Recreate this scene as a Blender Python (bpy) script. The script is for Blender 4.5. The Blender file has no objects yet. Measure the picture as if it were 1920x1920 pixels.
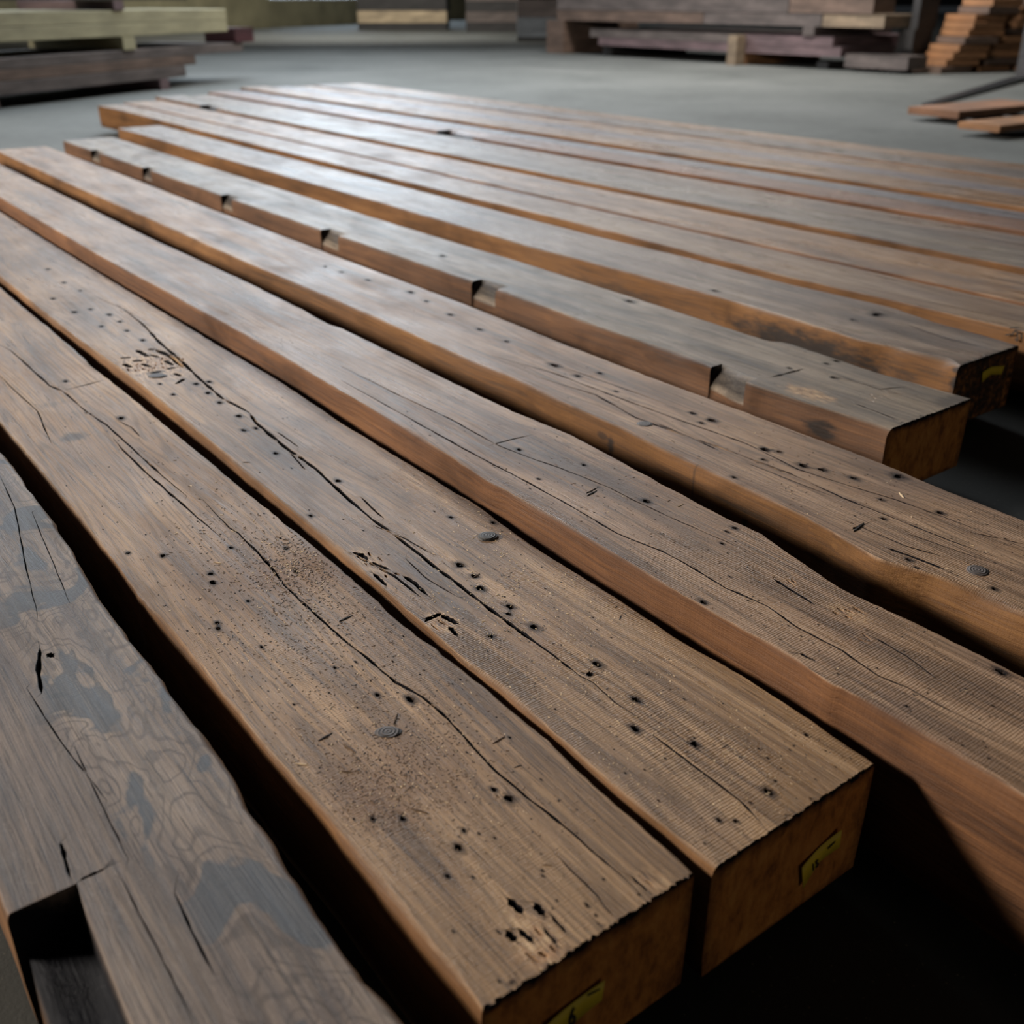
import bpy, bmesh, math, random
import numpy as np
from mathutils import Vector, Matrix, noise
from mathutils.geometry import delaunay_2d_cdt

SC = bpy.context.scene
COL = SC.collection
random.seed(7)

# ---------------------------------------------------------------- camera
F = 1923.0                      # focal length in pixels of the 1920 px frame
S = 0.75                        # metres from the timber tops to the camera
CZ = 0.9525                     # camera height above the floor
TOP = CZ - S                    # height of the timber tops
_v = np.array([-653 - 960, -5 - 960, F])
_t = math.atan2(965, F)
_up = np.array([0, -math.cos(_t), -math.sin(_t)])
_Y = _v / np.linalg.norm(_v)
_X = np.cross(_Y, _up); _X /= np.linalg.norm(_X)
ROT = np.array([_X, _Y, _up])   # camera axes (right, down, forward) -> world

def U(u, v, z=TOP):
    "point of the world at height z seen at pixel (u, v) of the photograph"
    r = ROT @ np.array([u - 960.0, v - 960.0, F])
    k = (z - CZ) / r[2]
    return Vector((r[0] * k, r[1] * k, z))

def UY(u, v, y):
    r = ROT @ np.array([u - 960.0, v - 960.0, F])
    k = y / r[1]
    return Vector((r[0] * k, y, CZ + r[2] * k))

def depth(p):
    return float((ROT.T @ np.array([p[0], p[1], p[2] - CZ]))[2])

cam_d = bpy.data.cameras.new('camera')
cam = bpy.data.objects.new('camera', cam_d); COL.objects.link(cam)
cr, cu, cb = ROT @ np.array([1, 0, 0]), ROT @ np.array([0, -1, 0]), ROT @ np.array([0, 0, -1])
cam.matrix_world = Matrix(((cr[0], cu[0], cb[0], 0), (cr[1], cu[1], cb[1], 0), (cr[2], cu[2], cb[2], CZ), (0, 0, 0, 1)))
cam_d.sensor_width = 36; cam_d.sensor_fit = 'HORIZONTAL'; cam_d.lens = 36 * F / 1920
cam_d.clip_start = 0.02; cam_d.clip_end = 400
cam_d.dof.use_dof = True; cam_d.dof.focus_distance = 1.47; cam_d.dof.aperture_fstop = 4.2
SC.camera = cam
FW = Vector((ROT @ np.array([0, 0, 1]))); FW.z = 0; FW.normalize()
RT = Vector(cr); RT.z = 0; RT.normalize()
def AZ(deg):
    "horizontal unit vector, degrees to the right of the camera's heading"
    a = math.radians(deg)
    return FW * math.cos(a) + RT * math.sin(a)

# ---------------------------------------------------------------- world, lights, exposure
SC.view_settings.view_transform = 'Standard'
SC.view_settings.look = 'None'
SC.view_settings.exposure = 0.22
SC.view_settings.gamma = 1.0
SC.view_settings.use_curve_mapping = False
w = bpy.data.worlds.new('hall_air'); SC.world = w; w.use_nodes = True
w.node_tree.nodes['Background'].inputs[0].default_value = (0.80, 0.90, 1.0, 1)
w.node_tree.nodes['Background'].inputs[1].default_value = 0.012

def area(name, pos, target, sx, sy, power, color):
    d = bpy.data.lights.new(name, 'AREA'); d.shape = 'RECTANGLE'; d.size = sx; d.size_y = sy
    d.energy = power; d.color = color
    o = bpy.data.objects.new(name, d); COL.objects.link(o)
    o.location = pos
    o.rotation_euler = (Vector(target) - Vector(pos)).to_track_quat('-Z', 'Y').to_euler()
    return o
_a = AZ(-80) * 9.5
area('unseen_lamp', (_a.x, _a.y, 4.0), (0.6, 1.2, 0), 2.6, 1.0, 1550, (1.0, 0.92, 0.82))
_a = AZ(10) * 15.0
area('unseen_lamp', (_a.x, _a.y, 6.5), (_a.x * 1.05, _a.y * 1.05, 0), 2.0, 2.0, 680, (1.0, 0.95, 0.89))  # added light without a known fixture, brightens the background stacks
_a = AZ(-8) * 28.0
area('unseen_lamp', (_a.x, _a.y, 6.0), (AZ(-8) * 38.0)[:2] + (0.5,), 3.0, 2.0, 800, (1.0, 0.95, 0.85))  # added light without a known fixture, brightens the olive pack and wall
_a = AZ(136) * 9.0
area('end_face_fill', (_a.x, _a.y, 1.7), (0.8, 0.5, 0.2), 2.0, 1.0, 38, (1.0, 0.88, 0.72))  # low fill added behind the camera to brighten the near end faces
for _az, _d, _h, _p in ((-9, 13.0, 6.4, 400), (-8, 20.0, 6.4, 480), (-21, 21.0, 6.2, 170), (-33, 19.0, 6.0, 110), (-20, 13.0, 6.4, 260)):
    _a = AZ(_az) * _d
    area('skylight', (_a.x, _a.y, _h), (_a.x * .55, _a.y * .55, 0), 4.0, 6.0, _p, (0.80, 0.90, 1.0))

# ---------------------------------------------------------------- node helper
class N:
    def __init__(s, name):
        s.m = bpy.data.materials.new(name); s.m.use_nodes = True
        s.t = s.m.node_tree; s.b = s.t.nodes['Principled BSDF']
    def n(s, kind, **kw):
        x = s.t.nodes.new(kind)
        for k, v in kw.items():
            if k.startswith('i_'):
                key = k[2:]
                sock = x.inputs[int(key)] if key.isdigit() else x.inputs[key.replace('_', ' ')]
                if hasattr(v, 'is_output'): s.t.links.new(v, sock)
                else: sock.default_value = v
            else: setattr(x, k, v)
        return x
    def link(s, a, b): s.t.links.new(a, b)
    def mapping(s, vec, scale, loc=(0, 0, 0)):
        return s.n('ShaderNodeMapping', i_Vector=vec, i_Scale=scale, i_Location=loc).outputs[0]
    def noise(s, vec, scale=1, detail=3, rough=.5, dist=0):
        return s.n('ShaderNodeTexNoise', i_Vector=vec, i_Scale=scale, i_Detail=detail, i_Roughness=rough, i_Distortion=dist).outputs['Fac']
    def ramp(s, f, stops):
        r = s.n('ShaderNodeValToRGB', i_Fac=f); e = r.color_ramp.elements
        while len(e) < len(stops): e.new(.5)
        for k, (p, c) in enumerate(stops):
            e[k].position = p; e[k].color = tuple(c) + (1,) if hasattr(c, '__len__') else (c, c, c, 1)
        return r.outputs[0]
    def mix(s, f, a, b, mode='MIX'):
        x = s.n('ShaderNodeMix', data_type='RGBA', blend_type=mode)
        for sock, v in ((x.inputs[0], f), (x.inputs[6], a), (x.inputs[7], b)):
            if hasattr(v, 'is_output'): s.t.links.new(v, sock)
            elif hasattr(v, '__len__'): sock.default_value = tuple(v) + (1,) if len(v) == 3 else v
            else: sock.default_value = v
        return x.outputs[2]
    def math(s, op, a, b=0.0, clamp=False):
        x = s.n('ShaderNodeMath', operation=op, use_clamp=clamp)
        for sock, v in ((x.inputs[0], a), (x.inputs[1], b)):
            if hasattr(v, 'is_output'): s.t.links.new(v, sock)
            else: sock.default_value = v
        return x.outputs[0]
    def bump(s, h, strength, dist, normal=None):
        x = s.n('ShaderNodeBump', i_Height=h, i_Strength=strength, i_Distance=dist)
        if normal is not None: s.t.links.new(normal, x.inputs['Normal'])
        return x.outputs[0]

def flat(name, col, rough=.6, metal=0, var=.25, scale=8):
    k = N(name)
    o = k.n('ShaderNodeTexCoord').outputs['Object']
    f = k.noise(o, scale, 4)
    k.link(k.ramp(f, [(.25, tuple(c * (1 - var) for c in col)), (.75, tuple(min(1, c * (1 + var)) for c in col))]), k.b.inputs['Base Color'])
    k.b.inputs['Roughness'].default_value = rough; k.b.inputs['Metallic'].default_value = metal
    k.link(k.bump(f, .3, .01), k.b.inputs['Normal'])
    return k.m

def timber_mat(name, off, top=((.075, .055, .045), (.155, .108, .078), (.235, .170, .122)),
               side=((.13, .045, .014), (.27, .105, .035), (.36, .16, .06)), rough=.40, saw=.5, figure=0.0, dust=(), raw=(), tint=(.12, .10, .11), tamt=.25, darks=()):
    "old sawn softwood: weathered on top, orange on the sides, iron stain, char and painted shade of cracks and cut walls in mask G, end grain in mask B, torn wood in alpha"
    k = N(name)
    tc = k.n('ShaderNodeTexCoord').outputs['Object']
    at = k.n('ShaderNodeAttribute', attribute_type='GEOMETRY', attribute_name='m')
    sp = k.n('ShaderNodeSeparateColor', i_Color=at.outputs['Color'])
    side_m, stain_shade_m, end_m, torn_m = sp.outputs[0], sp.outputs[1], sp.outputs[2], at.outputs['Alpha']
    p = k.mapping(tc, (1, 1, 1), off)
    # slow wander of the grain
    wn = k.n('ShaderNodeTexNoise', i_Vector=k.mapping(p, (5, .9, 5)), i_Scale=1.0, i_Detail=2.0)
    wv = k.n('ShaderNodeVectorMath', operation='SCALE', i_0=wn.outputs['Color'], i_Scale=.05).outputs[0]
    q = k.n('ShaderNodeVectorMath', operation='ADD', i_0=p, i_1=wv).outputs[0]
    streak = k.noise(k.mapping(q, (170, 3.0, 170)), 1, 5, .62)
    fine = k.noise(k.mapping(q, (620, 16, 620)), 1, 3, .6)
    broad = k.noise(k.mapping(q, (16, 1.6, 16)), 1, 4, .55)
    blot = k.noise(k.mapping(p, (7, 3.2, 7)), 1, 5, .6, .4)
    rf = k.n('ShaderNodeTexNoise', i_Vector=k.mapping(q, (15, .75, 9)), i_Scale=1.0, i_Detail=1.5, i_Roughness=.4, i_Distortion=.25).outputs['Fac']
    ring = k.math('ADD', k.math('MULTIPLY', k.math('SINE', k.math('MULTIPLY', rf, 95.0)), .5), .5)
    speck = k.noise(p, 420, 2, .7)
    c = k.ramp(k.math('ADD', k.math('MULTIPLY', broad, .6), k.math('MULTIPLY', streak, .4)), [(.37, top[0]), (.5, top[1]), (.64, top[2])])
    c = k.mix(k.math('MULTIPLY', k.ramp(blot, [(.46, 0.0), (.66, 1.0)]), tamt), c, tint)
    c = k.mix(k.math('MULTIPLY', k.ramp(ring, [(.55, 0.0), (.95, 1.0)]), .42), c, tuple(x * .8 for x in top[0]))
    c = k.mix(k.math('MULTIPLY', k.ramp(fine, [(.54, 0.0), (.68, 1.0)]), .65), c, tuple(x * .40 for x in top[0]))
    c = k.mix(k.math('MULTIPLY', k.ramp(speck, [(.60, 0.0), (.72, 1.0)]), .22), c, tuple(min(1, x * 1.5) for x in top[2]))
    hfig = None
    if figure:
        # flame figure: bands that sweep across the grain near one edge, with blue-grey patches between them
        nf = k.n('ShaderNodeTexNoise', i_Vector=k.mapping(p, (13, 6.5, 3)), i_Scale=1.0, i_Detail=2.0, i_Roughness=.45, i_Distortion=.9).outputs['Fac']
        ln = k.ramp(k.math('SINE', k.math('MULTIPLY', nf, 80.0)), [(.55, 0.0), (1.0, 1.0)])
        pt = k.ramp(k.math('ADD', nf, k.math('MULTIPLY', k.math('SUBTRACT', k.noise(p, 55, 3, .6), .5), .16)), [(.535, 0.0), (.575, 1.0)])
        sx = k.n('ShaderNodeSeparateXYZ', i_Vector=tc).outputs[0]
        em = k.ramp(k.math('ADD', k.math('MULTIPLY', sx, 3.4), k.math('MULTIPLY', k.math('SUBTRACT', broad, .5), 1.0)), [(.38, 0.0), (.56, 1.0)])
        c = k.mix(k.math('MULTIPLY', em, k.math('MULTIPLY', ln, .55)), c, tuple(x * .6 for x in top[0]))
        c = k.mix(k.math('MULTIPLY', em, k.math('MULTIPLY', pt, figure)), c, (.050, .054, .062))
    for (px, py, r, amt) in dust:
        d = k.n('ShaderNodeVectorMath', operation='DISTANCE', i_0=tc, i_1=(px, py, TOP)).outputs['Value']
        dn = k.math('ADD', k.math('DIVIDE', d, r), k.math('MULTIPLY', k.math('SUBTRACT', k.noise(tc, 60, 4, .7), .5), 1.3))
        c = k.mix(k.math('MULTIPLY', k.ramp(dn, [(.25, 1.0), (1.0, 0.0)]), amt), c, (.17, .085, .035))
    for (px, py, pz, rx, ry, amt) in raw:
        d = k.n('ShaderNodeVectorMath', operation='LENGTH', i_0=k.n('ShaderNodeVectorMath', operation='MULTIPLY', i_0=k.n('ShaderNodeVectorMath', operation='SUBTRACT', i_0=tc, i_1=(px, py, pz)).outputs[0], i_1=(1 / rx, 1 / ry, 0)).outputs[0]).outputs['Value']
        dn = k.math('ADD', d, k.math('MULTIPLY', k.math('SUBTRACT', k.noise(k.mapping(p, (90, 30, 90)), 1, 4, .7), .5), 1.6))
        c = k.mix(k.math('MULTIPLY', k.ramp(dn, [(.55, 1.0), (1.0, 0.0)]), amt), c, k.ramp(k.noise(k.mapping(p, (330, 45, 330)), 1, 4, .6), [(.36, (.012, .008, .006)), (.45, (.24, .13, .06)), (.62, (.50, .33, .18))]))
    sd = k.ramp(k.math('ADD', k.math('MULTIPLY', broad, .5), k.math('MULTIPLY', streak, .5)), [(.33, side[0]), (.5, side[1]), (.68, side[2])])
    xs = k.n('ShaderNodeTexWave', i_Vector=k.mapping(p, (1, 1, .12)), i_Scale=38.0, i_Distortion=4.0, i_Detail=3.0, i_Detail_Scale=2.0, wave_type='BANDS', bands_direction='Y').outputs['Fac']
    sd = k.mix(k.math('MULTIPLY', k.ramp(xs, [(.6, 0.0), (1.0, 1.0)]), .09), sd, side[0])
    sd = k.mix(k.math('MULTIPLY', k.ramp(blot, [(.5, 0.0), (.72, 1.0)]), .55), sd, tuple(x * .38 for x in side[0]))
    sm = k.ramp(k.math('ADD', side_m, k.math('MULTIPLY', k.math('SUBTRACT', blot, .5), .5)), [(.1, 0.0), (.62, 1.0)])
    c = k.mix(sm, c, sd)
    en = k.noise(k.mapping(p, (60, 60, 26)), 1, 5, .7)
    ec = k.ramp(en, [(.3, (.17, .058, .012)), (.5, (.42, .16, .032)), (.72, (.55, .25, .06))])
    c = k.mix(end_m, c, ec)
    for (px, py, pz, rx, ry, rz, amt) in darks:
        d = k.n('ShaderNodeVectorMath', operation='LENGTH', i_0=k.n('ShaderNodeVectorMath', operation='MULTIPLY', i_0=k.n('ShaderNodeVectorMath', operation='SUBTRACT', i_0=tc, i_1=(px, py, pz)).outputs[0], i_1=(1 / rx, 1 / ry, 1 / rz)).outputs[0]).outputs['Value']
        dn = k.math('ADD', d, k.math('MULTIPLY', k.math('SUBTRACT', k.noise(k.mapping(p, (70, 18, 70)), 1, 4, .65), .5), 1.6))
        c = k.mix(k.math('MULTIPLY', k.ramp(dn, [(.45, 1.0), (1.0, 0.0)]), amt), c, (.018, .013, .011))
    tn = k.noise(k.mapping(p, (260, 14, 260)), 1, 4, .6)
    c = k.mix(torn_m, c, k.ramp(tn, [(.35, (.07, .028, .012)), (.5, (.32, .17, .08)), (.7, (.46, .29, .16))]))
    st = k.ramp(k.math('ADD', stain_shade_m, k.math('MULTIPLY', k.math('SUBTRACT', k.noise(p, 180, 4, .7), .5), .5)), [(.12, 0.0), (.85, 1.0)])
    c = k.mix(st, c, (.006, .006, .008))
    k.link(c, k.b.inputs['Base Color'])
    rr = k.math('ADD', k.math('MULTIPLY', k.math('SUBTRACT', blot, .5), .75), k.math('MULTIPLY', k.math('SUBTRACT', streak, .5), .7))
    rr = k.math('ADD', k.math('ADD', rr, rough), k.math('MULTIPLY', k.math('MAXIMUM', sm, end_m), .28), True)
    k.link(rr, k.b.inputs['Roughness'])
    k.link(k.math('MULTIPLY', k.math('SUBTRACT', 1.0, k.math('MULTIPLY', st, .8)), .27), k.b.inputs['Specular IOR Level'])
    sw = k.n('ShaderNodeTexWave', i_Vector=k.mapping(p, (.22, 1, .1)), i_Scale=85.0, i_Distortion=5.0, i_Detail=3.0, i_Detail_Scale=2.0, wave_type='BANDS', bands_direction='Y').outputs['Fac']
    swm = k.math('MULTIPLY', sw, k.ramp(k.noise(k.mapping(p, (8, 4, 8)), 1, 2), [(.36, 0.0), (.56, 1.0)]))
    h = k.math('ADD', k.math('MULTIPLY', streak, 1.0), k.math('MULTIPLY', fine, .9))
    h = k.math('ADD', h, k.math('MULTIPLY', k.math('MULTIPLY', swm, k.math('SUBTRACT', 1.0, k.math('MULTIPLY', sm, .8))), saw * .5))
    h = k.math('ADD', h, k.math('MULTIPLY', k.noise(p, 900, 2, .6), .5))
    nb = k.bump(h, .8, .0016)
    nb = k.bump(blot, .5, .006, nb)
    k.link(nb, k.b.inputs['Normal'])
    return k.m

# ---------------------------------------------------------------- object helpers
def tag(o, label=None, cat=None, group=None, kind=None):
    if label: o['label'] = label
    if cat: o['category'] = cat
    if group: o['group'] = group
    if kind: o['kind'] = kind
    return o

def link_mesh(name, me, mat, parent=None):
    o = bpy.data.objects.new(name, me); COL.objects.link(o)
    if mat is not None: me.materials.append(mat)
    if parent is not None: o.parent = parent
    return o

def bm_obj(name, bm, mat, parent=None, smooth=False):
    me = bpy.data.meshes.new(name); bm.normal_update(); bm.to_mesh(me); bm.free()
    if smooth:
        for f in me.polygons: f.use_smooth = True
    return link_mesh(name, me, mat, parent)

def n1(x, seed, octs=3):
    return noise.fractal(Vector((x, seed * 7.31 + .37, seed * 1.7)), 1.0, 2.0, octs)

def curve_fn(pts, z, y_fade=None, smooth=0):
    "traced pixel polyline -> X as a function of Y on plane z"
    w = sorted(((p.y, p.x) for p in (U(a, b, z) for a, b in pts)))
    ys = np.array([a for a, _ in w]); xs = np.array([b for _, b in w])
    far = ys > 2.6
    if y_fade is not None:                        # far away a pixel is centimetres: settle on the mean line there
        near = xs[~far].mean() if (~far).any() else xs.mean()
        mean = y_fade if y_fade != 'auto' else near
        wgt = np.clip((ys - 1.6) / 2.0, 0, .85)
        xs = xs * (1 - wgt) + mean * wgt
    return lambda y: float(np.interp(y, ys, xs))

def timber(name, left, right, y0, y1, height, mat, label, seed, z=TOP, wl=.012, hl=.02, wr=.004, hr=.007, cracks=(), holes=(), gouges=(),
           notches=(), rebate=None, rag=.0014, specks=0, group='reclaimed timbers laid side by side', dir_px=True, res=.011, knots=(), rough_edge=.0018, base=None):
    bm = bmesh.new(); ml = bm.verts.layers.float_color.new('m')
    zb = z - height
    rnd = random.Random(seed)
    ys = [y0]
    while ys[-1] < y1 - .03:
        ys.append(ys[-1] + res * max(.55, math.hypot(ys[-1], .9)))
    ys[-1] = y1
    st = [(y, None) for y in ys]
    for (a, b, nd, nh) in notches:
        st = [s for s in st if not (a - .012 < s[0] < b + .012)]
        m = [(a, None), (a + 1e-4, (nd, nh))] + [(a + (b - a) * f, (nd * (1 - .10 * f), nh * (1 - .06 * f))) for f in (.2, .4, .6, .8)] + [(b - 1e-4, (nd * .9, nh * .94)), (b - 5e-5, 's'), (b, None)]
        st += m
    if rebate:
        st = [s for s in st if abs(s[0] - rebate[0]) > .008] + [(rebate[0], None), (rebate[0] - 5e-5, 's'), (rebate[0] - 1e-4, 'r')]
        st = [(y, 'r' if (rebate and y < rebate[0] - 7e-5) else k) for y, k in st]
    st.sort(key=lambda s: s[0])
    def V(co, a):
        v = bm.verts.new(co); v[ml] = a; return v
    Ls, Rs = [], []
    for y, k in st:
        L = left(y) + rough_edge * n1(y * 34, seed) + .0012 * n1(y * 190, seed + 3)
        R = right(y) + rough_edge * n1(y * 30, seed + 11) + .001 * n1(y * 170, seed + 5)
        a = .6 * wl * max(.3, 1 + .7 * n1(y * 7, seed + 21)); h = .7 * hl * max(.3, 1 + .7 * n1(y * 6, seed + 31))
        b = wr * max(.3, 1 + .6 * n1(y * 7, seed + 41)); hb = hr * max(.3, 1 + .6 * n1(y * 6, seed + 51))
        bow = .002 * n1(y * 5, seed + 61)
        xo = min(L - .3 * a, sum(left(min(max(y + q, y0), y1)) for q in (-.3, -.15, 0, .15, .3)) / 5 - .75 * a); h = h * .75 + .4 * (L - xo)
        ro = max(R + .3 * b, sum(right(min(max(y + q, y0), y1)) for q in (-.3, -.15, 0, .15, .3)) / 5 + .5 * b) if y > 0 else R + b
        a = L - xo
        if k is None or k == 's':
            pr = [((L, 0), .12), ((L - .45 * a, -.20 * h), .4), ((L - .82 * a, -.56 * h), .8), ((L - a, -h), 1), ((L - a - bow, -.5 * height), 1), ((L - a, -.8 * height), 1), ((L - a + .003, -height), 1)]
            if k == 's': pr = [(c_, -1.0 if q_ else .3) for q_, (c_, m_) in enumerate(pr)]  # notch and step walls coloured black: their shade is painted in
        elif k == 'r':
            Ri = rebate[1](y); dz = rebate[2] + .004 * n1(y * 25, seed + 71)
            lo = rebate[3](y)
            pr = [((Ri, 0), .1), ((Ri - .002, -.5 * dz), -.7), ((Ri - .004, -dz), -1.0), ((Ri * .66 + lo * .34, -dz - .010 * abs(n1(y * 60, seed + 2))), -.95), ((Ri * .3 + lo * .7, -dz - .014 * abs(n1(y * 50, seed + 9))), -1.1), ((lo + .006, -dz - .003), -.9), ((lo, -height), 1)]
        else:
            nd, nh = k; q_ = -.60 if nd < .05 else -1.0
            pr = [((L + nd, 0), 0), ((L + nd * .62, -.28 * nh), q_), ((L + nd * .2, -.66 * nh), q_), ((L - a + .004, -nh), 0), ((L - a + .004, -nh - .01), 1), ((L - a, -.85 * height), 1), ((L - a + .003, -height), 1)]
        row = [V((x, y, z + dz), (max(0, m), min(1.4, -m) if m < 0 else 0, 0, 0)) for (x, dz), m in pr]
        Ls.append(row)
        pr = [((R, 0), .08), ((R + .5 * b, -.15 * hb), .5), ((R + b, -hb), 1), ((R + b + bow, -.55 * height), 1), ((R + b - .003, -height), 1)]
        Rs.append([V((x, y, z + dz), (m, 0, 0, 0)) for (x, dz), m in pr])
    nS = len(st)
    for i in range(nS - 1):
        A, B = Ls[i], Ls[i + 1]
        for j in range(len(A) - 1):
            f = bm.faces.new((A[j], B[j], B[j + 1], A[j + 1])); f.smooth = abs(st[i + 1][0] - st[i][0]) > 3e-4
        A, B = Rs[i], Rs[i + 1]
        for j in range(len(A) - 1):
            f = bm.faces.new((A[j + 1], B[j + 1], B[j], A[j])); f.smooth = True
        f = bm.faces.new((Ls[i][-1], Ls[i + 1][-1], Rs[i + 1][-1], Rs[i][-1])); f.smooth = False
    # near and far edge of the top, ragged by the saw
    def rag_edge(i, amp, n):
        a, b = Ls[i][0].co, Rs[i][0].co
        out = []
        for q in range(1, n):
            f = q / n
            out.append(V((a.x + (b.x - a.x) * f, a.y + (b.y - a.y) * f + amp * (n1(f * 60 * (b.x - a.x) / .24, seed + 81) + .8 * rnd.uniform(-1, 1)), z), (0, .12, 0, 0)))
        return out
    near = rag_edge(0, rag, 90); far = rag_edge(nS - 1, rag, 6)
    loop = [r[0] for r in Ls] + far + [r[0] for r in reversed(Rs)] + list(reversed(near))
    pts = [Vector((v.co.x, v.co.y)) for v in loop]; edges = [(i, (i + 1) % len(loop)) for i in range(len(loop))]
    info = {}                                       # cdt input index -> (depth torn)
    def inside(x, y, mrg=.004):
        return y0 + mrg + .003 < y < y1 - .02 and left(y) + mrg < x < right(y) - mrg and not any(a - .01 < y < b + .01 and x < left(y) + nd + .01 for a, b, nd, nh in notches) and not (rebate and y < rebate[0] + .008 and x < rebate[1](min(y, rebate[0])) + .006)
    def addp(x, y, inf):
        pts.append(Vector((x, y))); info[len(pts) - 1] = inf; return len(pts) - 1
    occupied = []
    segs = []
    for cr_ in cracks:
        line, wpx = cr_[0], cr_[1]
        W = [U(a, b, z) for a, b in line] if dir_px else [Vector((a, b, z)) for a, b in line]
        # resample
        P = []
        for a, b in zip(W[:-1], W[1:]):
            n = max(7 if len(W) == 2 else (4 if len(W) == 3 else 1), int((b - a).length / (.011 * max(.6, a.length))))
            P += [a.lerp(b, q / n) for q in range(n)]
        P.append(W[-1])
        tot = len(P)
        prev = None
        for i, p in enumerate(P):
            t = i / max(1, tot - 1)
            half = .66 * wpx * depth(p) / F * min(1, 6 * t + .05, 6 * (1 - t) + .05) * max(.25, 1 + .9 * n1(i * .31, seed + i % 3))
            d = (P[min(i + 1, tot - 1)] - P[max(i - 1, 0)]); d.normalize(); nrm = Vector((-d.y, d.x))
            c = Vector((p.x, p.y)) + nrm * (.0011 * n1(i * .5, seed + 91))
            if not inside(c.x, c.y): prev = None; continue
            ou = half + .0007
            ids = (addp(*(c + nrm * ou), (0, 0, 0)), addp(*(c + nrm * half), (.0004, .85, 0)), addp(*c, (half * 8 + .0015, 1.2, 0)), addp(*(c - nrm * half), (.0004, .85, 0)), addp(*(c - nrm * ou), (0, 0, 0)))  # shade inside the crack painted in as dark vertex colour
            occupied.append((c.x, c.y, half + .0016))
            if prev:
                for q in range(5): edges.append((prev[q], ids[q]))
            prev = ids
    def free(x, y, r):
        return all((x - a) ** 2 + (y - b) ** 2 > (r + c) ** 2 for a, b, c in occupied)
    def hole(x, y, rx, ry, dp, stain, halo, torn=0, n=9, skew=0):
        if not inside(x, y, rx + .001): return
        if not all(free(x + skew * ry * q * .42, y + ry * q * .42, max(rx, ry * .26)) for q in (-2, -1, 0, 1, 2)): return
        a0 = rnd.uniform(0, 6); rim = []; ins = []
        for q in range(n):
            an = a0 + 6.2832 * q / n; jt = rnd.uniform(.72, 1.2)
            dx, dy = rx * math.cos(an) * jt, ry * math.sin(an) * jt
            dx += skew * dy
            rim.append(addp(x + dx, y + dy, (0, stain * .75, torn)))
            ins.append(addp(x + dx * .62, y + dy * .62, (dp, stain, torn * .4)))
        for q in range(n):
            edges.append((rim[q], rim[(q + 1) % n])); edges.append((ins[q], ins[(q + 1) % n]))
        for q in range(n + 2):
            an = 6.2832 * q / (n + 2); hx, hy = x + halo * rx * math.cos(an), y + halo * 1.7 * ry * math.sin(an)
            if inside(hx, hy) and free(hx, hy, 0): addp(hx, hy, (0, 0, 0))
        r_ = max(rx, .0008)
        for q in range(-2, 3):
            occupied.append((x + skew * ry * q * .42, y + ry * q * .42, max(r_ * 1.15, ry * .26)))
    for hl_ in holes:
        u, v_, rp = hl_[:3]; p = U(u, v_, z); k = depth(p) / F
        el = hl_[3] if len(hl_) > 3 else 1.15
        hole(p.x, p.y, rp * k * .8, rp * k * el, min(.012, rp * k * 2.0), 1.0, 2.3)
    for (u, v_, rx, ry, cnt, torn, dp) in gouges:
        p = U(u, v_, z); k = depth(p) / F
        for q in range(cnt):
            an, rr = rnd.uniform(0, 6.28), math.sqrt(rnd.random())
            ln = rnd.uniform(.4, 1.0)
            hole(p.x + rx * k * rr * math.cos(an), p.y + ry * k * rr * math.sin(an), rnd.uniform(.0012, .0032), .012 * ln, dp * rnd.uniform(.5, 1), .35 if rnd.random() < .45 else .0, 1.6, torn * rnd.uniform(.7, 1), 8, rnd.uniform(-.3, .3))
    for _ in range(specks):
        y = y0 + (min(y1, 2.4) - y0) * rnd.random() ** 1.5; x = left(y) + (right(y) - left(y)) * rnd.uniform(.04, .96)
        r_ = rnd.uniform(.0005, .0013) * (1.4 if rnd.random() < .15 else 1)
        hole(x, y, r_, r_ * rnd.uniform(1, 1.8), r_ * 1.5, .95, 1.9, 0, 6)
    # sparse interior points keep the triangles short
    yy = y0 + .04
    while yy < min(y1, 4.5):
        for f in (.14, .38, .62, .86):
            x = left(yy) + (right(yy) - left(yy)) * (f + rnd.uniform(-.06, .06)); y = yy + rnd.uniform(-.01, .01)
            if inside(x, y, .008) and free(x, y, .006): addp(x, y, (0, 0, 0))
        yy += .035 * max(1, yy)
    ov, _, of, orig, _, _ = delaunay_2d_cdt(pts, edges, [], 1, 1e-7)
    nl = len(loop); vs = []
    for co, og in zip(ov, orig):
        k = next((i for i in og if i < nl), None)
        if k is not None: vs.append(loop[k]); continue
        inf = [info[i] for i in og if i in info]
        dp, sn, tr = (max(i[0] for i in inf), max(i[1] for i in inf), max(i[2] for i in inf)) if inf else (0, .2, 0)
        vs.append(V((co.x, co.y, z - dp), (0, sn, 0, tr)))
    for f in of:
        try:
            q = bm.faces.new([vs[i] for i in f]); q.smooth = False
        except ValueError: pass
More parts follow.
